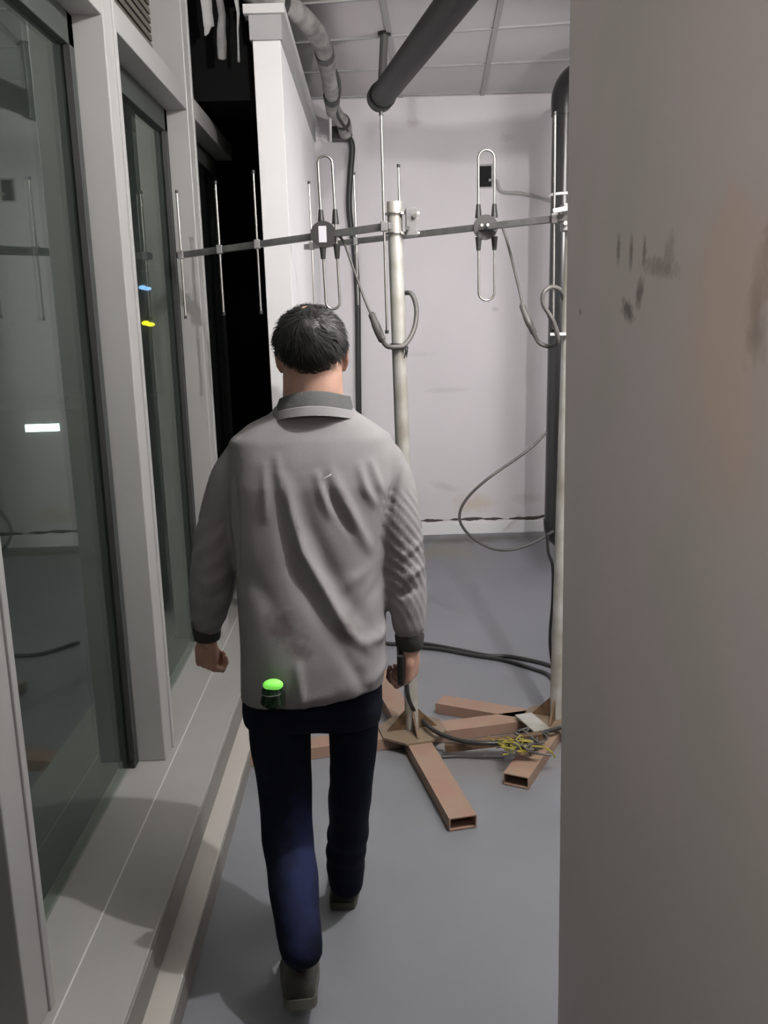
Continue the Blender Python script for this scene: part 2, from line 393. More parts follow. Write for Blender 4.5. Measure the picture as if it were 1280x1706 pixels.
obj('reflection_strip', box(B(), (-.876, 2.858, .19), (-.866, 2.871, .62)), M_ystrip, winf)  # painted streak standing in for a yellow reflection at the glass edge

# the opening with a cable in the far wall
h = thing('wall_opening', 'small square black hole in the white far wall with a cable coming out', 'hole', atY(808, 293, FW_Y))
a = atY(799, 277, FW_Y); b = atY(819, 311, FW_Y)
bm = B(); box(bm, (a.x, FW_Y - .006, b.z), (b.x, FW_Y + .001, a.z), .002); obj('opening', bm, M_hole, h)
c = B(); box(c, (a.x - .012, FW_Y - .004, b.z - .01), (b.x + .01, FW_Y - .0005, a.z + .012), .001); obj('ragged_edge', c, mat('chipped_plaster', (.45, .43, .42), .8, var=.3, vscale=40), h)
bm = B(); tube(bm, spline([atY(815, 300, 6.79), atY(828, 301, 6.77), atY(836, 319, 6.77), atY(870, 322, 6.77), atY(915, 334, 6.77), atY(945, 345, 6.78)]), .010)
tag(obj('wall_cable', bm, M_gcable), 'light grey cable running right from the hole in the far wall', 'cable')

# ------------------------------------------------------------------ pipes
def rnd(a, b): return random.uniform(a, b)
p = thing('ceiling_pipe', 'thick dark grey pipe hung below the ceiling with a capped end', 'pipe', atZ(632, 165, 2.79))
a = atZ(634, 163, 2.79); b = atZ(755, 5, 2.79); d = (b - a).normalized()
bm = B(); tube(bm, [a, a + d * 2.0], .066, 28); obj('pipe', bm, M_dpipe, p, True)
bm = B(); tube(bm, [a - d * .012, a + d * .075], .074, 28); obj('end_cap', bm, M_dpipe, p, True)
t = atZ(641, 66, ZC); t = Vector((t.x, a.y + .33, ZC)); q = a + d * .05
t = Vector((atY(641, 66, q.y).x, q.y + .02, ZC))
bm = B(); tube(bm, [Vector((q.x + .0, q.y, q.z + .04)), t], .022, 14); obj('hanger', bm, M_hang, p, True)
bm = B(); tube(bm, [t - Vector((0, 0, .015)), t], .035, 16); obj('ceiling_flange', bm, M_dpipe, p, True)

p = thing('drain_pipe', 'glossy black vertical drain pipe with an elbow beside the column', 'pipe', (1.09, 5.6, 0))
xa = atY(921, 180, 5.6).x; R = .075; top = 2.80; xb = atY(907, 885, 5.6).x
bm = B(); tube(bm, [(xb + R, 5.6, .30), (xa + R, 5.6, top - .05)], R, 32); obj('pipe', bm, M_pvc, p, True)
er = .14; bend = [(xa + R, 5.6, top - .08)] + [(xa + R + er - er * math.cos(t), 5.6, top + er * math.sin(t)) for t in [math.pi / 2 * k / 10 for k in range(11)]] + [(XR + .0, 5.6, top + er)]
bm = B(); tube(bm, bend, R + .008, 32); obj('elbow', bm, M_pvc, p, True)
bend = [(xb + R, 5.6, .36)] + [(xb + R + .1 - .1 * math.cos(t), 5.6, .33 - .1 * math.sin(t)) for t in [math.pi / 2 * k / 8 for k in range(9)]] + [(XR, 5.6, .23)]
bm = B(); tube(bm, bend, R + .005, 28); obj('elbow', bm, M_pvc, p, True)
for z in (1.62,): 
    bm = B(); tube(bm, [(xb + (xa - xb) * .5 + R, 5.6, z - .03), (xb + (xa - xb) * .5 + R, 5.6, z + .03)], R + .005, 28); obj('coupling', bm, M_pvc, p, True)

p = thing('shadow_conduit', 'unseen grey conduit added under the ceiling to shade the far wall', 'pipe', (.6, 3.3, 2.9))  # added out of view so its shadow band falls across the far wall
bm = B(); tube(bm, [(.61, 3.30, 2.912), (.70, 3.30, 2.905), (.77, 3.30, 2.895), (.85, 3.30, 2.905), (1.2, 3.30, 2.93), (XR, 3.30, 2.95)], .034, 20); obj('pipe', bm, M_dpipe, p, True)
for x in (.70, 1.30): obj('hanger', tube(B(), [(x, 3.30, 2.93), (x, 3.30, ZC)], .008, 10), M_dpipe, p, True)

# wrapped pipe along the partition top
p = thing('wrapped_pipe', 'crumpled silvery grey wrapped pipe running along the partition top to the corner', 'pipe', atZ(515, 45, 2.99))
pts = [atZ(405, -22, 3.03), atZ(440, -2, 3.03), atZ(475, 8, 3.03), atZ(508, 32, 3.02), atZ(535, 70, 3.01), atZ(545, 110, 3.01), atY(552, 150, 5.95), atY(556, 185, 6.35), atY(572, 205, 6.55), atY(576, 222, 6.66)]
sp = spline(pts, 10); rs = [.047 + .006 * noise.noise(Vector((i * .35, 1, 2))) for i in range(len(sp))]
bm = B(); tube(bm, sp, rs, 20); obj('insulation', bm, M_tape, p, True)
for i in (17, 44, 62, 78):
    bm = B(); tube(bm, [sp[i], sp[i + 1], sp[i + 2]], .052, 18); obj('tape_band', bm, M_blk, p, True)
bm = B(); tube(bm, spline([atY(548, 100, 5.5), atY(562, 125, 5.7), atY(566, 150, 5.95), atY(562, 190, 6.3), atY(585, 225, 6.66)]), .011, 10); obj('cable', bm, M_blk, p, True)
bm = B(); tube(bm, [atY(549, 105, 5.85), atY(551, 235, 6.60)], .009, 10); obj('white_tube', bm, M_white, p, True)
bm = B(); a = atY(552, 214, 6.74); b = atY(584, 234, 6.74); box(bm, (a.x, 6.66, b.z), (b.x, 6.80, a.z), .006)
tag(obj('junction_box', bm, M_blk), 'small black box at the top corner of the far wall', 'box')
bm = B(); tube(bm, spline([atY(580, 226, 6.75), atY(587, 245, 6.75), atY(584, 290, 6.76), atY(582, 350, 6.77), atY(591, 420, 6.77), atY(596, 500, 6.77), atY(597, 600, 6.77), atY(598, 690, 6.77), atY(600, 800, 6.77), atZ(602, 900, .02)], 6), .021, 12)
tag(obj('black_hose', bm, M_blk, None, True), 'thick black hose running down the far wall from the corner box', 'hose')

# torn white strips at the top of the window bay
def strip(pl, Y, mt, label, grp):
    bm = B(); L_ = [];
    for (xl, xr, y) in pl:
        a = atY(xl, y, Y); b = atY(xr, y, Y); off = .02 * noise.noise(Vector((y * .05, xl * .1, 0)))
        L_.append([bm.verts.new(a + Vector((0, off, 0))), bm.verts.new((a + b) / 2 + Vector((0, off + .012, 0))), bm.verts.new(b + Vector((0, off, 0)))])
    for i in range(len(L_) - 1):
        for k in range(2): bm.faces.new((L_[i][k], L_[i][k + 1], L_[i + 1][k + 1], L_[i + 1][k]))
    bmesh.ops.solidify(bm, geom=bm.faces[:], thickness=.003)
    tag(obj('torn_strip', bm, mt, None, 'all'), label, 'torn strip', grp)
strip([(330, 349, -40), (334, 353, 0), (337, 354, 20), (338, 356, 35), (339, 357, 43), (340, 352, 45), (340, 348, 55), (341, 344, 59)], 4.32, M_tower, 'bright white torn strip hanging by the window, leftmost of the three', 'torn strips hanging in the window bay')
strip([(357, 371, -40), (360, 372, 0), (364, 376, 25), (362, 376, 50), (361, 377, 70), (363, 377, 95), (364, 376, 98)], 4.34, mat('grey_torn_sheet', (.42, .42, .42), .6, var=.3, vscale=20), 'grey torn strip hanging between two white ones in the window bay', 'torn strips hanging in the window bay')
strip([(388, 396, -40), (390, 398, 0), (394, 399, 20), (395, 398, 50), (396, 399, 80), (396, 400, 103)], 4.36, M_tower, 'thinnest torn strip hanging nearest the white partition', 'torn strips hanging in the window bay')

# ------------------------------------------------------------------ antenna stands
def cross_stand(name, label, c, top, legs, L, w=.092, hh=.044, gus=True, group='antenna masts on crossed legs'):
    th = thing(name, label, 'antenna stand', (c.x, c.y, 0), group)
    for i, a in enumerate(legs):
        d = Vector((math.cos(math.radians(a)), math.sin(math.radians(a)), 0)); cc = Vector((c.x, c.y, hh / 2 + .002))
        bm = B(); hollow_bar(bm, cc + d * .05, cc + d * L, w, hh); obj('leg', bm, M_wood, th)
    bm = B(); a0 = math.radians(legs[0] + 45)
    vs = []
    for z in (hh + .002, hh + .010):
        for k in range(8):
            t = math.radians(legs[0] + 22 + 45 * k); vs.append(bm.verts.new((c.x + .135 * math.cos(t), c.y + .135 * math.sin(t), z)))
    bm.faces.new(vs[:8][::-1]); bm.faces.new(vs[8:])
    for k in range(8): bm.faces.new((vs[k], vs[(k + 1) % 8], vs[8 + (k + 1) % 8], vs[8 + k]))
    obj('base_plate', bm, M_woodp, th)
    bm = B(); base = Vector((c.x, c.y, hh + .01))
    tube(bm, [base, top], .026, 28)
    mast = obj('mast', bm, M_galv, th, True)
    # slightly open top
    bm = B(); d = (top - base).normalized(); tube(bm, [top - d * .002, top + d * .001], .021, 24); obj('open_top', bm, M_rust, mast, True)
    for a in legs:
        d = Vector((math.cos(math.radians(a)), math.sin(math.radians(a)), 0)); s = Vector((-d.y, d.x, 0)) * .004
        bm = B(); z0 = hh + .01; P = [base + d * .02, base + d * .10, base + d * .02 + Vector((0, 0, .085))]
        A = [bm.verts.new(p + s) for p in P]; C = [bm.verts.new(p - s) for p in P]
        bm.faces.new(A); bm.faces.new(C[::-1])
        for i in range(3): bm.faces.new((A[i], A[(i + 1) % 3], C[(i + 1) % 3], C[i]))
        obj('gusset', bm, M_rust, th)
    return th
c1 = Vector((.102, 3.33, 0)); t1 = atY(657, 336, 3.33)
st1 = cross_stand('antenna_stand', 'scuffed grey mast on a crossed base, just right of the walking person', c1, t1, [-78, 12, 102, 192], .66)
c2 = Vector((.676, 3.39, 0)); t2 = atY(955, 345, 3.39)
st2 = cross_stand('antenna_stand', 'grey mast on a crossed base partly hidden by the right column', c2, t2, [-117, -27, 63, 153], .50)

def ring(bm, c, ax, r, t, seg=24):
    u, v = frame_of(ax); tube(bm, [c + (u * math.cos(a) + v * math.sin(a)) * r for a in [2 * math.pi * k / seg for k in range(seg)]], t, 8, closed=True)
def clamp(th, mc, side):
    for dz in (-.033, .033):
        bm = B(); ring(bm, mc + Vector((0, 0, dz)), Vector((0, 0, 1)), .031, .0045)
        bar(bm, mc + Vector((side * .02, 0, dz)) + Vector((0, -.03, 0)), mc + Vector((side * .085, -.01, dz)), .006, .008)
        obj('u_bolt', bm, M_steel, th, True)
    bm = B(); box(bm, mc + Vector((side * .055 - .018, -.04, -.045)), mc + Vector((side * .055 + .022, .02, .048)), .003)
    box(bm, mc + Vector((side * .03 - .015, .018, .035)), mc + Vector((side * .03 + .05, .03, .05)), .002); obj('clamp_bracket', bm, M_boom, th)
    for k in (-1, 1): obj('bolt', tube(B(), [mc + Vector((side * .055 + k * .012, -.052, .02 * k)), mc + Vector((side * .055 + k * .012, -.036, .02 * k))], .008, 6), M_steel, th)

def rod(th, name, P, ztop, zbot, dx=0, r=.0042, label=None):
    bm = B(); tube(bm, [Vector((P.x - dx, P.y, ztop)), Vector((P.x + dx, P.y, zbot))], r, 10); e = obj(name, bm, M_steel, th, True)
    obj('end_cap', tube(B(), [Vector((P.x - dx, P.y, ztop - .004)), Vector((P.x - dx, P.y, ztop + .008))], r + .0025, 10), M_blk, e, True)
    obj('end_cap', tube(B(), [Vector((P.x + dx, P.y, zbot - .008)), Vector((P.x + dx, P.y, zbot + .004))], r + .0025, 10), M_blk, e, True)
    bm = B(); box(bm, P + Vector((-.012, -.012, -.017)), P + Vector((.012, .010, .017)), .003); obj('holder', bm, M_boom, e)
def dipole(th, P, x0, x1, ztop, zbot, Y, front, tilt=0):
    """folded loop with a round junction box"""
    e = thing_part = bpy.data.objects.new('folded_dipole', None)
    r = (x1 - x0) / 2; cx = (x0 + x1) / 2; n = 12
    pts = [(x0, Y, zbot + r)] + [(x0, Y, zbot + r + (ztop - zbot - 2 * r) * k / 6) for k in range(1, 6)]
    pts += [(cx - r * math.cos(t), Y, ztop - r + r * math.sin(t)) for t in [math.pi * k / n for k in range(n + 1)]]
    pts += [(x1, Y, zbot + r + (ztop - zbot - 2 * r) * k / 6) for k in range(5, 0, -1)]
    pts += [(cx + r * math.cos(t), Y, zbot + r - r * math.sin(t)) for t in [math.pi * k / n for k in range(n)]]
    pts = [Vector((p[0] + tilt * (ztop - p[2]), p[1], p[2])) for p in pts]
    bm = B(); tube(bm, pts, .0048, 10, closed=True); lp = obj('folded_dipole', bm, M_steel, th, 'all')
    s = -1 if front else 1
    jc = Vector((P.x, Y, P.z)); bm = B(); tube(bm, [jc + Vector((0, -.014, 0)), jc + Vector((0, .014, 0))], .046, 28); 
    for sx in (x0, x1):
        for sg in (-1, 1):
            q = Vector((sx + tilt * (ztop - P.z - sg * .05), Y, P.z + sg * .035)); tube(bm, [q, q + Vector((0, 0, sg * .05))], [.013, .008], 12)
    jb = obj('dipole_box', bm, M_blk, th, True)
    if front:
        bm = B(); box(bm, jc + Vector((-.016, -.0165, -.028)), jc + Vector((.012, -.0138, .028))); tag(obj('sticker', bm, M_label, jb), 'small white sticker')
    else:
        for k in (-.022, .0): obj('screw', tube(B(), [jc + Vector((k, -.075, .002)), jc + Vector((k, -.052, .002))], .006, 8), M_steel, jb)
def yagi(label, A, Bp, els, dip, front, side):
    th = thing('yagi_antenna', label, 'antenna', A, 'yagi antennas on the masts')
    A = Vector(A); Bp = Vector(Bp); d = (Bp - A).normalized()
    bm = B(); bar(bm, A - d * .03, Bp + d * .02, .024, .024, .0015); obj('boom', bm, M_boom, th)
    def onb(px):
        best = None
        for i in range(401):
            P = A.lerp(Bp, i / 400); v = P - CAM; x = 640 + FPX * v.dot(RT) / v.dot(FW)
            if best is None or abs(x - px) < best[0]: best = (abs(x - px), P)
        return best[1]
    for nm, px, yt, yb in els:
        P = onb(px); Y = P.y - .014
        rod(th, nm, Vector((P.x, Y, P.z)), atY(px, yt, Y).z, atY(px, yb, Y).z)
    px, x0, x1, yt, yb, tilt = dip
    P = onb(px); Y = P.y - (.03 if front else -.03)
    a = atY(x0, yt, Y); b = atY(x1, yb, Y)
    dipole(th, P, a.x, atY(x1, yt, Y).x, a.z, b.z, Y, front, tilt)
    return th, onb
A1 = atY(640, 378, 3.285); B1 = atY(303, 425, 3.95)
y1, on1 = yagi('long thin metal antenna pointing at the windows, on the nearer mast', A1, B1,
    [('director', 303, 320, 528), ('director', 367, 305, 522), ('director', 429, 287, 520), ('reflector', 643, 190, 552)], (540, 529, 553, 260, 515, .018), True, 1)
clamp(y1, Vector((t1.x, 3.33, atY(657, 373, 3.33).z)), 1)
A2 = atY(948, 362, 3.345); B2 = atY(514, 411, 4.45)
y2, on2 = yagi('metal antenna with its boom ending at the mast by the right column', A2, B2,
    [('director', 520, 305, 512), ('director', 593, 290, 510), ('director', 667, 277, 508), ('reflector', 923, 190, 550)], (811, 797, 824, 250, 500, -.004), False, 1)
clamp(y2, Vector((t2.x - .002, 3.39, atY(940, 364, 3.39).z)), -.4)
# feed cables: down from the dipole boxes, thick connector, loop round the mast
bm = B(); tube(bm, spline([atY(557, 388, 3.43), atY(572, 402, 3.41), atY(590, 450, 3.38), atY(610, 505, 3.34), atY(622, 530, 3.32)]), .0045, 10); fc = obj('feed_cable', bm, M_cable, y1, True)
bm = B(); tube(bm, spline([atY(618, 520, 3.32), atY(624, 536, 3.32), atY(634, 560, 3.32), atY(640, 572, 3.31)], 4), [.006] + [.013] * 4 + [.015] * 3 + [.014] * 3 + [.008] * 2, 12); obj('connector', bm, M_cable, fc, True)
bm = B(); tube(bm, spline([atY(636, 565, 3.32), atY(644, 576, 3.29), atY(656, 578, 3.285), atY(675, 574, 3.30), atY(690, 548, 3.33), atY(694, 515, 3.35), atY(686, 490, 3.36), atY(672, 488, 3.385)]), .0085, 12); obj('feed_cable', bm, M_cable, y1, True)
bm = B(); tube(bm, spline([atY(838, 380, 3.68), atY(846, 405, 3.65), atY(860, 460, 3.58), atY(872, 512, 3.52)]), .005, 10); fc = obj('feed_cable', bm, M_cable, y2, True)
bm = B(); tube(bm, spline([atY(869, 505, 3.52), atY(876, 525, 3.50), atY(885, 545, 3.48), atY(893, 562, 3.46)], 4), [.006] + [.012] * 4 + [.014] * 3 + [.012] * 3 + [.008] * 2, 12); obj('connector', bm, M_cable, fc, True)
bm = B(); tube(bm, spline([atY(890, 557, 3.47), atY(900, 572, 3.44), atY(918, 577, 3.42), atY(930, 566, 3.36), atY(922, 535, 3.35), atY(906, 508, 3.35), atY(906, 488, 3.35), atY(920, 478, 3.36), atY(934, 484, 3.37), atY(940, 500, 3.40)]), .008, 12); obj('feed_cable', bm, M_cable, y2, True)
# ties
tc = Vector((t1.x + .004, 3.33, atY(660, 577, 3.33).z))
bm = B()
for k in range(4): ring(bm, tc + Vector((0, 0, -.006 + .004 * k)), Vector((rnd(-.1, .1), rnd(-.1, .1), 1)), .0295, .0028)
for k in range(7): tube(bm, spline([tc + Vector((.012, -.028, 0)), tc + Vector((.012 + rnd(0, .02), -.034, rnd(-.02, 0))), tc + Vector((rnd(.005, .03), -.03, rnd(-.045, -.01)))], 4), .0018, 6)
tag(obj('cable_tie', bm, M_blk, None, True), 'black twisted tie binding the cable to the nearer mast', 'cable tie')
tc = Vector((atY(935, 556, 3.39).x, 3.39, atY(935, 556, 3.39).z))
bm = B(); ring(bm, tc, Vector((0, 0, 1)), .030, .004); bar(bm, tc + Vector((-.045, -.03, 0)), tc + Vector((.03, -.034, 0)), .006, .010)
tag(obj('cable_tie', bm, M_white, None, True), 'white strap round the farther mast below the cable loop', 'cable tie')
bm = B(); q = atY(936, 321, 5.5); ring(bm, Vector((xa + R - .002, 5.6, q.z)), Vector((0, 0, 1)), R + .008, .008, 28)
tag(obj('pipe_strap', bm, M_white, None, True), 'thin white strap round the black drain pipe', 'strap')
bm = B(); bar(bm, atY(921, 352, 3.33), atY(952, 346, 3.33), .02, .016, .003); tag(obj('wrapping_tape', bm, M_white), 'short white wrapping at the mast top beside the column', 'tape')

# ------------------------------------------------------------------ cables on the floor and wall
def fl(x, y, z=.008): return atZ(x, y, z)
bm = B(); tube(bm, spline([atZ(598, 1056, .009), fl(645, 1072, .009), fl(700, 1072, .009), fl(760, 1082, .009), fl(810, 1092, .009), fl(850, 1094, .009), fl(900, 1104, .009), fl(925, 1112, .009), fl(960, 1125, .009)]), .0105, 10)
tag(obj('floor_cable', bm, M_blk, None, True), 'thick black cable across the floor, the one farther from the camera', 'cable', 'black cables across the floor')
bm = B(); tube(bm, spline([fl(690, 1078, .009), fl(735, 1082, .009), fl(790, 1092, .009), fl(840, 1100, .009), fl(890, 1115, .009), fl(915, 1125, .009), fl(930, 1148, .009), fl(945, 1175, .009)]), .0095, 10)
tag(obj('floor_cable', bm, M_blk, None, True), 'black cable across the floor that bends down to the farther mast base', 'cable', 'black cables across the floor')
bm = B(); tube(bm, spline([atY(911, 720, 5.45), atY(880, 750, 5.4), atY(810, 800, 5.35), atY(775, 835, 5.35), atY(766, 865, 5.35), atY(783, 892, 5.35), atY(815, 912, 5.35), atY(850, 916, 5.38), atY(890, 904, 5.42), atY(922, 885, 5.5)], 10), .0085, 10)
tag(obj('hanging_cable', bm, M_cable, None, True), 'thin dark cable hanging in a wide loop beside the black drain pipe', 'cable')
bm = B(); tube(bm, spline([atY(912, 890, 3.42), atY(914, 920, 3.41), atY(921, 945, 3.41), atY(921, 1000, 3.42), atY(917, 1050, 3.42), atY(918, 1090, 3.42), atY(928, 1140, 3.42), atZ(936, 1180, .07)]), .006, 8)
tag(obj('mast_cable', bm, M_blk, None, True), 'thin black cable hanging down along the farther mast', 'cable')
bm = B(); tube(bm, spline([Vector((.085, 3.29, .40)), atY(680, 1160, 3.26), atZ(700, 1195, .09), atZ(725, 1218, .08), atZ(760, 1232, .072), atZ(800, 1238, .075), atZ(850, 1236, .075), atZ(900, 1222, .075), atZ(935, 1212, .075)]), .0085, 10)
tag(obj('mast_cable', bm, M_blk, None, True), 'black cable curving from the nearer mast down to the right mast base', 'cable')
bm = B(); tube(bm, spline([fl(722, 1262), fl(760, 1260), fl(800, 1262), fl(840, 1262)]), .004, 8)
tag(obj('thin_wire', bm, M_cable, None, True), 'thin dark wire lying on the floor between the two mast bases', 'wire')
# yellow wire tangle
bm = B(); c = atZ(855, 1246, .085)
for k in range(9):
    pts = [c + Vector((rnd(-.05, .07), rnd(-.05, .05), rnd(-.01, .03))) for _ in range(4)]; tube(bm, spline(pts, 6), .0028, 6)
tube(bm, spline([c, atZ(880, 1243, .09), atZ(905, 1245, .08), atZ(918, 1252, .08), atZ(925, 1262, .05)], 6), .0035, 6)
tube(bm, spline([atZ(812, 1226, .06), atZ(830, 1238, .08), c], 6), .003, 6)
tag(obj('yellow_wire', bm, M_yellow, None, True), 'tangled bright yellow wire on the mast base legs at the right', 'wire')
bm = B()
for k in range(26):
    a = atZ(rnd(842, 900), rnd(1222, 1256), rnd(.06, .10)); tube(bm, spline([a, a + Vector((rnd(-.04, .04), rnd(-.03, .03), rnd(-.01, .02))), a + Vector((rnd(-.05, .05), rnd(-.04, .04), rnd(-.02, .02)))], 4), .004, 6)
o = tag(obj('wire_scraps', bm, M_cable, None, True), 'tangle of dark wire scraps under the yellow wire', 'wire scraps'); o['kind'] = 'stuff'
bm = B(); a = atZ(872, 1190, .062); b = atZ(905, 1218, .075); bar(bm, a, b, .07, .006)
tag(obj('metal_plate', bm, M_galv), 'small tilted grey plate lying on the farther mast base', 'plate')
bm = B(); hollow_bar(bm, atZ(905, 1226, .086), atZ(742, 1246, .032), .03, .028, .003)
tag(obj('brown_batten', bm, M_rust), 'narrow dark brown bar lying between the two mast bases', 'bar')

# ------------------------------------------------------------------ distant lights beyond the windows
def sign(name, label, x0, y0, x1, y1, X, color, st, bl):
    d = ray((x0 + x1) / 2, (y0 + y1) / 2); P = CAM + d * (X / d.x)
    w = (x1 - x0) / FPX * P.y / 1.0; h_ = (y1 - y0) / FPX * P.y
    bm = B(); box(bm, (P.x - w * 2.5, P.y + .14, -8), (P.x + w * 2.5, P.y + 8, P.z + h_ * 2.5)); tag(obj('distant_building', bm, M_build), bl, 'building')
    bm = B(); n = 6
    if w < 1.2 and not label.startswith('bright'):
        ball(bm, (P.x - w * .16, P.y, P.z + h_ * .12), (w * .32, .2, h_ * .34)); ball(bm, (P.x + w * .2, P.y, P.z - h_ * .1), (w * .34, .2, h_ * .30))
    else:
      for k in range(n): box(bm, (P.x - w / 2 + w * k / n, P.y, P.z - h_ / 2), (P.x - w / 2 + w * (k + .92) / n, P.y + .3, P.z + h_ / 2))
    t = tag(obj(name, bm, emit(name, color, st)), label, 'lit sign')
sign('lit_sign', 'bright white lit sign seen at night through the nearest window pane', 42, 707, 98, 719, -14, (.8, .95, 1), 5, 'dark distant building carrying the white lit sign')
sign('lit_sign', 'small blue lit sign seen at night through the second window pane', 231, 475, 251, 485, -16, (.25, .5, 1), 3, 'dark distant building carrying the blue lit sign')
sign('lit_sign', 'small yellow lit sign seen at night below the blue one', 236, 534, 257, 545, -12, (1, .9, .02), 3, 'dark distant building carrying the yellow lit sign')

# ------------------------------------------------------------------ the person
man = thing('person', 'person seen from behind walking away in a grey long-sleeved shirt and dark jeans', 'person', (-.16, 2.15, 0))
def sec(y, xl, xr, Y, b, sl=0):
    a = atY(xl, y, Y); c = atY(xr, y, Y); return ((a + c) / 2, (c.x - a.x) / 2, b, sl)
def limb(bm, pts, seg=20, flat=1.0):
    """tapered limb through (point, radius) pairs"""
    P = spline([p for p, r in pts], 6); n = len(pts) - 1; R = []
    for i in range(len(P)):
        t = i / 6; k = min(int(t), n - 1); f = t - k; f = f * f * (3 - 2 * f); R.append(pts[k][1] * (1 - f) + pts[k + 1][1] * f)
    tube(bm, P, R, seg); ball(bm, P[0], R[0] * .98, seg=16); ball(bm, P[-1], R[-1] * .98, seg=16)
def pt(x, y, Y, rpx): return (atY(x, y, Y), rpx * Y / FPX)

LW = atY(346, 1064, 2.24); RW = atY(683, 1078, 2.12)          # wrists
# --- body: one continuous surface
bm = B()
hc = Vector((-.155, 2.285, 1.555))
ball(bm, hc + Vector((0, -.012, .012)), (.077, .092, .088)); ball(bm, hc + Vector((0, .035, -.035)), (.062, .062, .078))
ball(bm, hc + Vector((0, .058, -.085)), (.038, .035, .032)); ball(bm, hc + Vector((0, .06, .03)), (.062, .035, .045))
tube(bm, [hc + Vector((0, .092, .01)), hc + Vector((0, .112, -.028))], [.008, .014], 10); ball(bm, hc + Vector((0, .108, -.032)), (.017, .012, .010))
ball(bm, hc + Vector((0, .090, -.058)), (.026, .012, .006)); ball(bm, hc + Vector((0, .088, -.068)), (.022, .012, .007))
for s in (-1, 1): ball(bm, hc + Vector((s * .03, .088, .028)), (.02, .008, .006))
for s in (-1, 1):
    e = hc + Vector((.079 if s > 0 else -.074, .002, -.028))
    rot = Matrix.Rotation(s * .35, 3, 'Z') @ Matrix.Rotation(.12, 3, 'X')
    ball(bm, e, (.008, .018, .028), rot, 16); tube(bm, [e + rot @ Vector((s * .005, .016 * math.cos(t), .025 * math.sin(t) + .002)) for t in [math.pi * (1.75 - 1.55 * k / 12) for k in range(13)]], .0045, 8)
    ball(bm, e + Vector((0, .004, -.026)), (.007, .008, .009))
loft(bm, [(Vector((-.155, 2.255, 1.36)), .085, .075), (Vector((-.153, 2.25, 1.42)), .075, .066), (Vector((-.152, 2.255, 1.46)), .073, .064), (Vector((-.152, 2.265, 1.50)), .072, .066), (Vector((-.154, 2.27, 1.54)), .068, .068)], 28, 2)
loft(bm, [sec(1130, 425, 620, 2.13, .09), sec(1000, 425, 615, 2.17, .085), sec(860, 415, 630, 2.22, .09), sec(760, 405, 640, 2.25, .085), sec(705, 440, 600, 2.255, .07), sec(680, 470, 575, 2.255, .055)], 28)
limb(bm, [pt(402, 775, 2.24, 26), pt(366, 880, 2.22, 24), pt(352, 985, 2.2, 22), (LW, .024)])
limb(bm, [pt(640, 775, 2.23, 26), pt(668, 880, 2.17, 24), pt(682, 985, 2.14, 22), (RW, .024)])
LA = atY(500, 1580, 1.89); RA = atY(576, 1462, 2.325)
limb(bm, [pt(470, 1150, 2.13, 42), pt(476, 1300, 2.17, 33), pt(484, 1420, 2.06, 28), (LA, .032)])
limb(bm, [pt(585, 1150, 2.12, 42), pt(583, 1300, 2.18, 30), pt(577, 1400, 2.26, 26), (RA, .030)])
ball(bm, LA + Vector((0, .05, -.03)), (.03, .07, .025)); ball(bm, RA + Vector((0, .05, -.02)), (.03, .07, .022))

def hand(bm, w, side, lean, curl, yaw=0.0, grip=1.0):
    """relaxed hand hanging down: back of hand outward (side), thumb forward (+y)"""
    R = Matrix.Rotation(yaw, 3, 'Z') @ Matrix.Rotation(lean, 3, 'X')
    def T(x, y, z): return w + R @ Vector((side * x, y, z))
    tube(bm, [T(0, 0, .03), T(0, 0, 0), T(.002, .002, -.015)], [.024, .021, .023], 14)
    for k, yy in enumerate((.026, .010, -.007, -.023)):   # palm as joined metacarpals
        tube(bm, [T(0, yy * .6, -.005), T(.004, yy * .9, -.035), T(.002, yy, -.072)], [.015, .0145, .0115], 10)
    ball(bm, T(-.004, 0, -.04), (.013, .030, .036) if abs(yaw) < .7 else (.030, .013, .036), None, 16)
    L = ((.040, .024, .018), (.045, .028, .019), (.041, .026, .018), (.033, .020, .016))
    for k, yy in enumerate((.027, .0095, -.008, -.0245)):
        a = curl[0]; p = Vector((.002, yy * 1.02, -.074)); pts = [p]; rr = [.0102]
        for j, ln in enumerate(L[k]):
            p = p + Vector((-math.sin(a) * ln, yy * .03, -math.cos(a) * ln)); pts.append(p); rr.append((.0092, .0083, .0070)[j]); a += curl[1 + min(j, 1)]
        tube(bm, [T(*q) for q in pts], rr, 10)
        for q, r_ in zip(pts, rr): ball(bm, T(*q), r_ * 1.04, None, 10)
    th = [(-.004, .014, -.012), (-.012, .036, -.035), (-.020, .040, -.062), (-.030, .030, -.086)]; tr = [.014, .0125, .0105, .0085]
    tube(bm, [T(*q) for q in th], tr, 10)
    for q, r_ in zip(th, tr): ball(bm, T(*q), r_, None, 10)
hand(bm, LW, -1, .10, (1.15, 1.35, .9), .95)
hand(bm, RW, 1, -.05, (1.0, 1.3, .9), -.35)
body = fuse(bm, .0040, 3)
obj('body', body, M_skin, man, 'all')
for s in (-1, 1):
    bm = B(); ball(bm, hc + Vector((s * .030, .083, .010)), .012, seg=16); ey = tag(obj('eye', bm, M_eye, man, 'all'), 'dark eye')
    bm = B(); ball(bm, hc + Vector((s * .030, .0935, .010)), (.0055, .003, .0055), seg=12); obj('iris', bm, M_iris, ey, 'all')

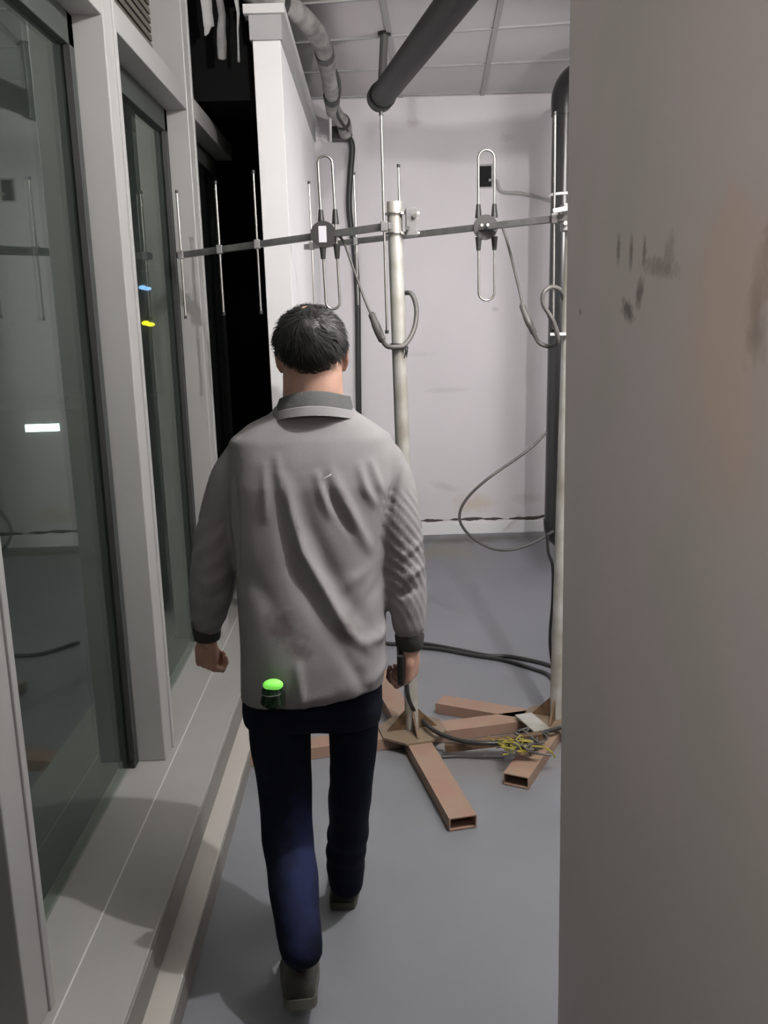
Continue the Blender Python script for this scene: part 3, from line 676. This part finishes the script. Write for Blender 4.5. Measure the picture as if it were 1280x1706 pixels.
# --- hair: cap plus many short strands
def hair_pt(th, ph, k=1.0):
    d = Vector((math.cos(ph) * math.cos(th), math.cos(ph) * math.sin(th), math.sin(ph)))
    return Vector((d.x * .0865 * k, d.y * .104 * k, d.z * .096 * k)), d
hcen = hc + Vector((0, -.012, .004))
bm = B(); rings = []
for i in range(27):
    R_ = []
    for j in range(48):
        th = 2 * math.pi * j / 48; front = max(0, math.sin(th)); back = max(0, -math.sin(th)); side = abs(math.cos(th))
        low = -.86 * back ** 2.2 + .95 * front ** 1.5 - .30 * side ** 5
        low += .03 * math.sin(th * 9) * (1 - front)
        ph = low + (math.pi / 2 - low) * i / 26
        p, d = hair_pt(th, ph)
        rr = 1 + .035 * noise.noise(Vector((d.x * 5, d.y * 5, d.z * 5))) - (.10 if i == 0 else .035 if i == 1 else 0)
        if ph < -.3: rr *= 1 - (-.3 - ph) * .12
        R_.append(bm.verts.new(hcen + p * rr))
    rings.append(R_)
for i in range(26):
    for j in range(48): bm.faces.new((rings[i][j], rings[i][(j + 1) % 48], rings[i + 1][(j + 1) % 48], rings[i + 1][j]))
R_ = [bm.verts.new(hcen + (v.co - hcen) * .86) for v in rings[0]]
for j in range(48): bm.faces.new((rings[0][(j + 1) % 48], rings[0][j], R_[j], R_[(j + 1) % 48]))
bmesh.ops.remove_doubles(bm, verts=bm.verts, dist=.0004)
whorl = Vector((.15, -.55, .82)).normalized()
for n in range(5200):
    th = rnd(0, 2 * math.pi); front = max(0, math.sin(th)); back = max(0, -math.sin(th)); side = abs(math.cos(th))
    low = -.90 * back ** 2.2 + .95 * front ** 1.5 - .30 * side ** 5
    ph = math.asin(rnd(math.sin(low), 1))
    p, d = hair_pt(th, ph, .975)
    flow = d - whorl * d.dot(whorl) if d.dot(whorl) < .985 else Vector((rnd(-1, 1), rnd(-1, 1), 0))
    flow = (flow + Vector((.35, 0, 0)) + .7 * noise.noise_vector(d * 3)); flow = (flow - d * flow.dot(d)).normalized()
    ln = rnd(.022, .045) * (.45 if ph < -.25 else 1); lift = rnd(.12, .38) if ph > -.1 else .10
    s = flow.cross(d) * .00085; a = hcen + p; b = a + flow * ln * .5 + d * ln * lift * .5; c = a + flow * ln + d * ln * lift * .35
    if ph < -.4: c = c - d * .002
    v = [bm.verts.new(q) for q in (a - s, a + s, b + s, b - s, c)]
    bm.faces.new((v[0], v[1], v[2], v[3])); bm.faces.new((v[3], v[2], v[4]))
obj('hair', bm, M_hair, man, 'all')

# --- shirt
def gpoly(p, pts, w):
    """gaussian falloff from a polyline given in the x-z plane"""
    best = 9
    for i in range(len(pts) - 1):
        ax, az = pts[i]; bx, bz = pts[i + 1]; dx, dz = bx - ax, bz - az
        t = max(0, min(1, ((p.x - ax) * dx + (p.z - az) * dz) / (dx * dx + dz * dz)))
        dd = math.hypot(p.x - ax - dx * t, p.z - az - dz * t)
        if dd < best: best = dd; amp = math.sin(math.pi * min(1, max(0, (i + t) / (len(pts) - 1)))) ** .8
    return math.exp(-(best / (w * 1.1)) ** 2) * amp * .85
def F(pix, Y=2.06): return [(atY(x, y, Y).x, atY(x, y, Y).z) for x, y in pix]
folds = [(F([(672, 770), (655, 820), (642, 870), (636, 930)], 2.12), .006, -.014), (F([(388, 790), (394, 860), (398, 960)], 2.12), .006, -.014),
         (F([(672, 968), (690, 955), (704, 945)], 2.1), .008, .010), (F([(655, 990), (680, 985), (704, 975)], 2.1), .008, -.008), (F([(665, 935), (690, 915), (705, 905)], 2.1), .006, .006),
         (F([(330, 990), (350, 1000), (380, 985)], 2.15), .010, -.007), (F([(318, 960), (345, 975), (380, 955)], 2.15), .010, .006), (F([(420, 690), (520, 705), (620, 690)], 2.2), .010, .003),(F([(468, 790), (485, 860), (505, 920), (540, 975), (580, 1040), (628, 1085)]), .011, .020),
         (F([(455, 800), (470, 870), (490, 940), (530, 1010), (570, 1070)]), .018, -.010),
         (F([(495, 800), (515, 880), (545, 940), (590, 1010), (625, 1050)]), .018, -.011),
         (F([(523, 787), (538, 830), (553, 870)]), .009, .010), (F([(545, 780), (575, 840), (600, 890), (625, 935)]), .012, .012),
         (F([(533, 800), (560, 850), (590, 900)]), .009, -.009), (F([(597, 775), (608, 820), (628, 855)]), .009, .010), (F([(615, 770), (630, 810), (640, 840)]), .008, .008),
         (F([(435, 775), (440, 830), (442, 880)]), .010, .006), (F([(455, 760), (462, 800), (468, 850)]), .009, .005),
         (F([(603, 1060), (630, 1060), (650, 1040)]), .012, .012), (F([(500, 1080), (505, 1120), (512, 1160)]), .010, .010), (F([(480, 1150), (520, 1140), (560, 1135)]), .010, .006),
         (F([(560, 1050), (600, 1110), (610, 1145)]), .014, -.008), (F([(615, 1130), (640, 1105), (655, 1080)]), .010, .010),
         (F([(640, 930), (600, 960), (560, 985)]), .012, .006), (F([(645, 960), (610, 1000), (590, 1030)]), .010, -.006), (F([(400, 950), (440, 985), (480, 1040)]), .02, -.005)]
zt = 1.0
def shirt_deform(p, n):
    d = 0
    if n.y < .35:
        k = min(1, max(0, (.35 - n.y) / .6))
        for pts, w, a in folds: d += a * gpoly(p, pts, w) * k
    q = p * 1
    d += .0035 * noise.noise(Vector((q.x * 14, q.y * 10, q.z * 7)))
    # bunched wrinkles on the sleeves
    if p.x > -.01 + (1.3 - p.z) * .02 and p.z < 1.22 and p.x > .005:
        d += .0022 * math.sin((p.z * 1.0 + p.x * 1.6 + p.y * .8) * 160 + 7 * noise.noise(p * 7)) * max(0, noise.noise(p * 6 + Vector((3, 0, 0))) + .35)
    if p.x < -.375 and p.z < 1.15:
        d += .0024 * math.sin((p.z - p.x * .8) * 120 + 6 * noise.noise(p * 7)) * max(0, noise.noise(p * 6 + Vector((0, 7, 0))) + .3)
    return d
bm = B()
loft(bm, [sec(1143, 403, 641, 2.10, .132, .10), sec(1120, 403, 641, 2.10, .136, .05), sec(1080, 402, 643, 2.115, .14), sec(1000, 398, 641, 2.145, .135), sec(930, 393, 640, 2.175, .13), sec(860, 385, 655, 2.20, .128),
          sec(800, 380, 664, 2.215, .125), sec(760, 382, 660, 2.23, .118), sec(728, 383, 652, 2.24, .105), sec(705, 412, 622, 2.25, .094), sec(688, 452, 592, 2.255, .080), sec(672, 462, 586, 2.26, .074)], 40, 2.5)
limb(bm, [pt(404, 764, 2.23, 32), pt(383, 802, 2.23, 36), pt(368, 860, 2.225, 36), pt(358, 925, 2.215, 39), pt(352, 985, 2.21, 39), pt(348, 1020, 2.22, 33), (LW + Vector((.003, 0, .035)), .036), (LW + Vector((0, 0, .018)), .030)])
limb(bm, [pt(640, 765, 2.22, 33), pt(660, 810, 2.2, 34), pt(669, 870, 2.17, 34), pt(674, 935, 2.15, 34), pt(679, 1000, 2.13, 34), pt(682, 1040, 2.12, 30), (RW + Vector((0, 0, .035)), .033), (RW + Vector((0, 0, .016)), .030)])
bm = fuse(bm, .0068, 7, shirt_deform)
shirt = obj('shirt', bm, M_shirt, man, 'all')
# collar: two raised rib bands
def band(secs, t, m, nm, par, lab=None):
    b_ = B(); seg = 48; rg = []
    prof = [(0, 0), (0, 1), (.4, 1.06), (1, 1), (1, 0)]
    for k in range(seg):
        a = 2 * math.pi * k / seg; R_ = []
        for (o_, h_) in prof:
            c0, a0, b0 = secs[0]; c1_, a1, b1 = secs[1]
            c_ = c0.lerp(c1_, h_) if h_ <= 1 else c1_ + (c1_ - c0) * (h_ - 1)
            aa = a0 + (a1 - a0) * h_ + o_ * t; bb = b0 + (b1 - b0) * h_ + o_ * t
            R_.append(b_.verts.new((c_.x + aa * math.cos(a), c_.y + bb * math.sin(a), c_.z - .02 * max(0, math.sin(a)) - .020 * math.cos(a) ** 2)))
        rg.append(R_)
    for k in range(seg):
        for j in range(len(prof)): b_.faces.new((rg[k][j], rg[(k + 1) % seg][j], rg[(k + 1) % seg][(j + 1) % len(prof)], rg[k][(j + 1) % len(prof)]))
    o_ = obj(nm, b_, m, par, True)
    if lab: o_['label'] = lab
    return o_
cz = Vector((-.152, 2.245, 1.408))
cl = band([(cz, .095, .088), (cz + Vector((.004, .008, .046)), .081, .074)], .006, M_collar, 'collar', man, 'dark grey ribbed collar')
band([(cz + Vector((0, -.001, -.006)), .104, .096), (cz + Vector((0, .002, .014)), .097, .088)], .005, M_shirt, 'collar_fold', cl)
for w in (LW, RW):
    b_ = B(); tube(b_, [w + Vector((0, 0, .040)), w + Vector((0, 0, .030)), w + Vector((0, 0, .008)), w + Vector((0, 0, -.002))], [.033, .036, .034, .031], 24)
    obj('cuff', b_, M_cuff, man, True)['label'] = 'dark knitted cuff'
b_ = B(); q = atY(543, 795, 2.06); 
tube(b_, spline([q + Vector((-.012, -.0, -.006)), q + Vector((0, -.004, 0)), q + Vector((.013, -.0, .006))], 5), .0016, 6); thr = obj('thread', b_, M_white, man, True); thr['label'] = 'tiny white thread on the shirt back'

# --- jeans
def jeans_deform(p, n):
    return .005 * noise.noise(Vector((p.x * 12, p.y * 12, p.z * 5))) + .004 * math.sin(p.z * 70 + 5 * noise.noise(p * 5)) * max(0, noise.noise(p * 4) + .1)
bm = B()
loft(bm, [sec(1200, 408, 634, 2.12, .085), sec(1175, 405, 637, 2.115, .11), sec(1130, 408, 636, 2.115, .122), sec(1090, 415, 632, 2.12, .11)], 36, 2.5)
limb(bm, [pt(466, 1165, 2.12, 56), pt(466, 1230, 2.135, 55), pt(474, 1300, 2.155, 49), pt(478, 1380, 2.10, 47), pt(487, 1450, 2.01, 47), pt(496, 1530, 1.93, 44), pt(502, 1578, 1.885, 42)], 24)
limb(bm, [pt(586, 1165, 2.12, 48), pt(589, 1230, 2.14, 43), pt(585, 1300, 2.17, 40), pt(580, 1380, 2.235, 38), pt(576, 1435, 2.285, 37), pt(576, 1468, 2.31, 33)], 24)
bm = fuse(bm, .0075, 5, jeans_deform)
jn = obj('jeans', bm, M_jeans, man, 'all')

# --- shoes
def shoe(heel, pitch, yaw, L=.27):
    R_ = Matrix.Rotation(yaw, 3, 'Z') @ Matrix.Rotation(-pitch, 3, 'X')
    def T(p): return Vector(heel) + R_ @ Vector(p)
    prof = [(0, .030, .062, .030), (.02, .036, .075, .031), (.06, .038, .085, .034), (.10, .040, .078, .037), (.15, .045, .060, .041), (.20, .047, .048, .043), (.245, .040, .040, .036), (.268, .020, .030, .018)]
    b_ = B(); rg = []
    for (y, w, h, wt) in prof:
        rg.append([b_.verts.new(T(q)) for q in [(-w, y, .018), (-w * 1.0, y, .03), (-wt, y, h * .75), (-wt * .55, y, h), (wt * .55, y, h), (wt, y, h * .75), (w, y, .03), (w, y, .018)]])
    for i in range(len(rg) - 1):
        for k in range(8): b_.faces.new((rg[i][k], rg[i][(k + 1) % 8], rg[i + 1][(k + 1) % 8], rg[i + 1][k]))
    b_.faces.new(rg[0]); b_.faces.new(rg[-1][::-1])
    bmesh.ops.subdivide_edges(b_, edges=b_.edges[:], cuts=1, use_grid_fill=True, smooth=.6)
    s_ = obj('shoe', b_, M_shoe, man, 'all')
    b_ = B(); rg = []
    for (y, w, h, wt) in [(-.006, .02, 0, 0)] + prof + [(.274, .012, 0, 0)]:
        w += .003; rg.append([b_.verts.new(T(q)) for q in [(-w, y, 0), (-w, y, .022), (w, y, .022), (w, y, 0)]])
    for i in range(len(rg) - 1):
        for k in range(4): b_.faces.new((rg[i][k], rg[i][(k + 1) % 4], rg[i + 1][(k + 1) % 4], rg[i + 1][k]))
    b_.faces.new(rg[0]); b_.faces.new(rg[-1][::-1]); obj('sole', b_, M_sole, s_, True)
shoe((LA.x + .000, 1.835, .072), .27, .10)
hx = atZ(572, 1500, 0); shoe((hx.x, 2.295, .002), 0, -.06)

# --- things carried
g = thing('belt_light', 'small glowing green device clipped at the walking person\'s left hip', 'device', atY(452, 1150, 1.96))
c = atY(455, 1141, 1.945)
bm = B(); ball(bm, c, (.023, .016, .013), None, 20); obj('lit_cap', bm, M_greenlit, g, 'all')['label'] = 'bright lit green cap'
bm = B(); tube(bm, [c + Vector((-.002, .006, -.006)), c + Vector((-.003, .006, -.016)), c + Vector((-.004, .008, -.024)), c + Vector((-.006, .010, -.045)), c + Vector((-.006, .012, -.052))], [.020, .024, .022, .026, .018], 24); obj('device_body', bm, M_greendark, g, True)
bm = B(); ring(bm, c + Vector((-.004, .006, -.020)), Vector((0, 0, 1)), .0235, .0012); obj('ring', bm, M_steel, g, True)
q = RW + Vector((-.022, -.012, -.048))
bm = B(); box(bm, (q.x - .010, q.y - .030, q.z - .035), (q.x + .006, q.y + .035, q.z + .042), .004)
tag(obj('handheld_device', bm, M_blk), 'flat black object held in the walking person\'s right hand', 'device')
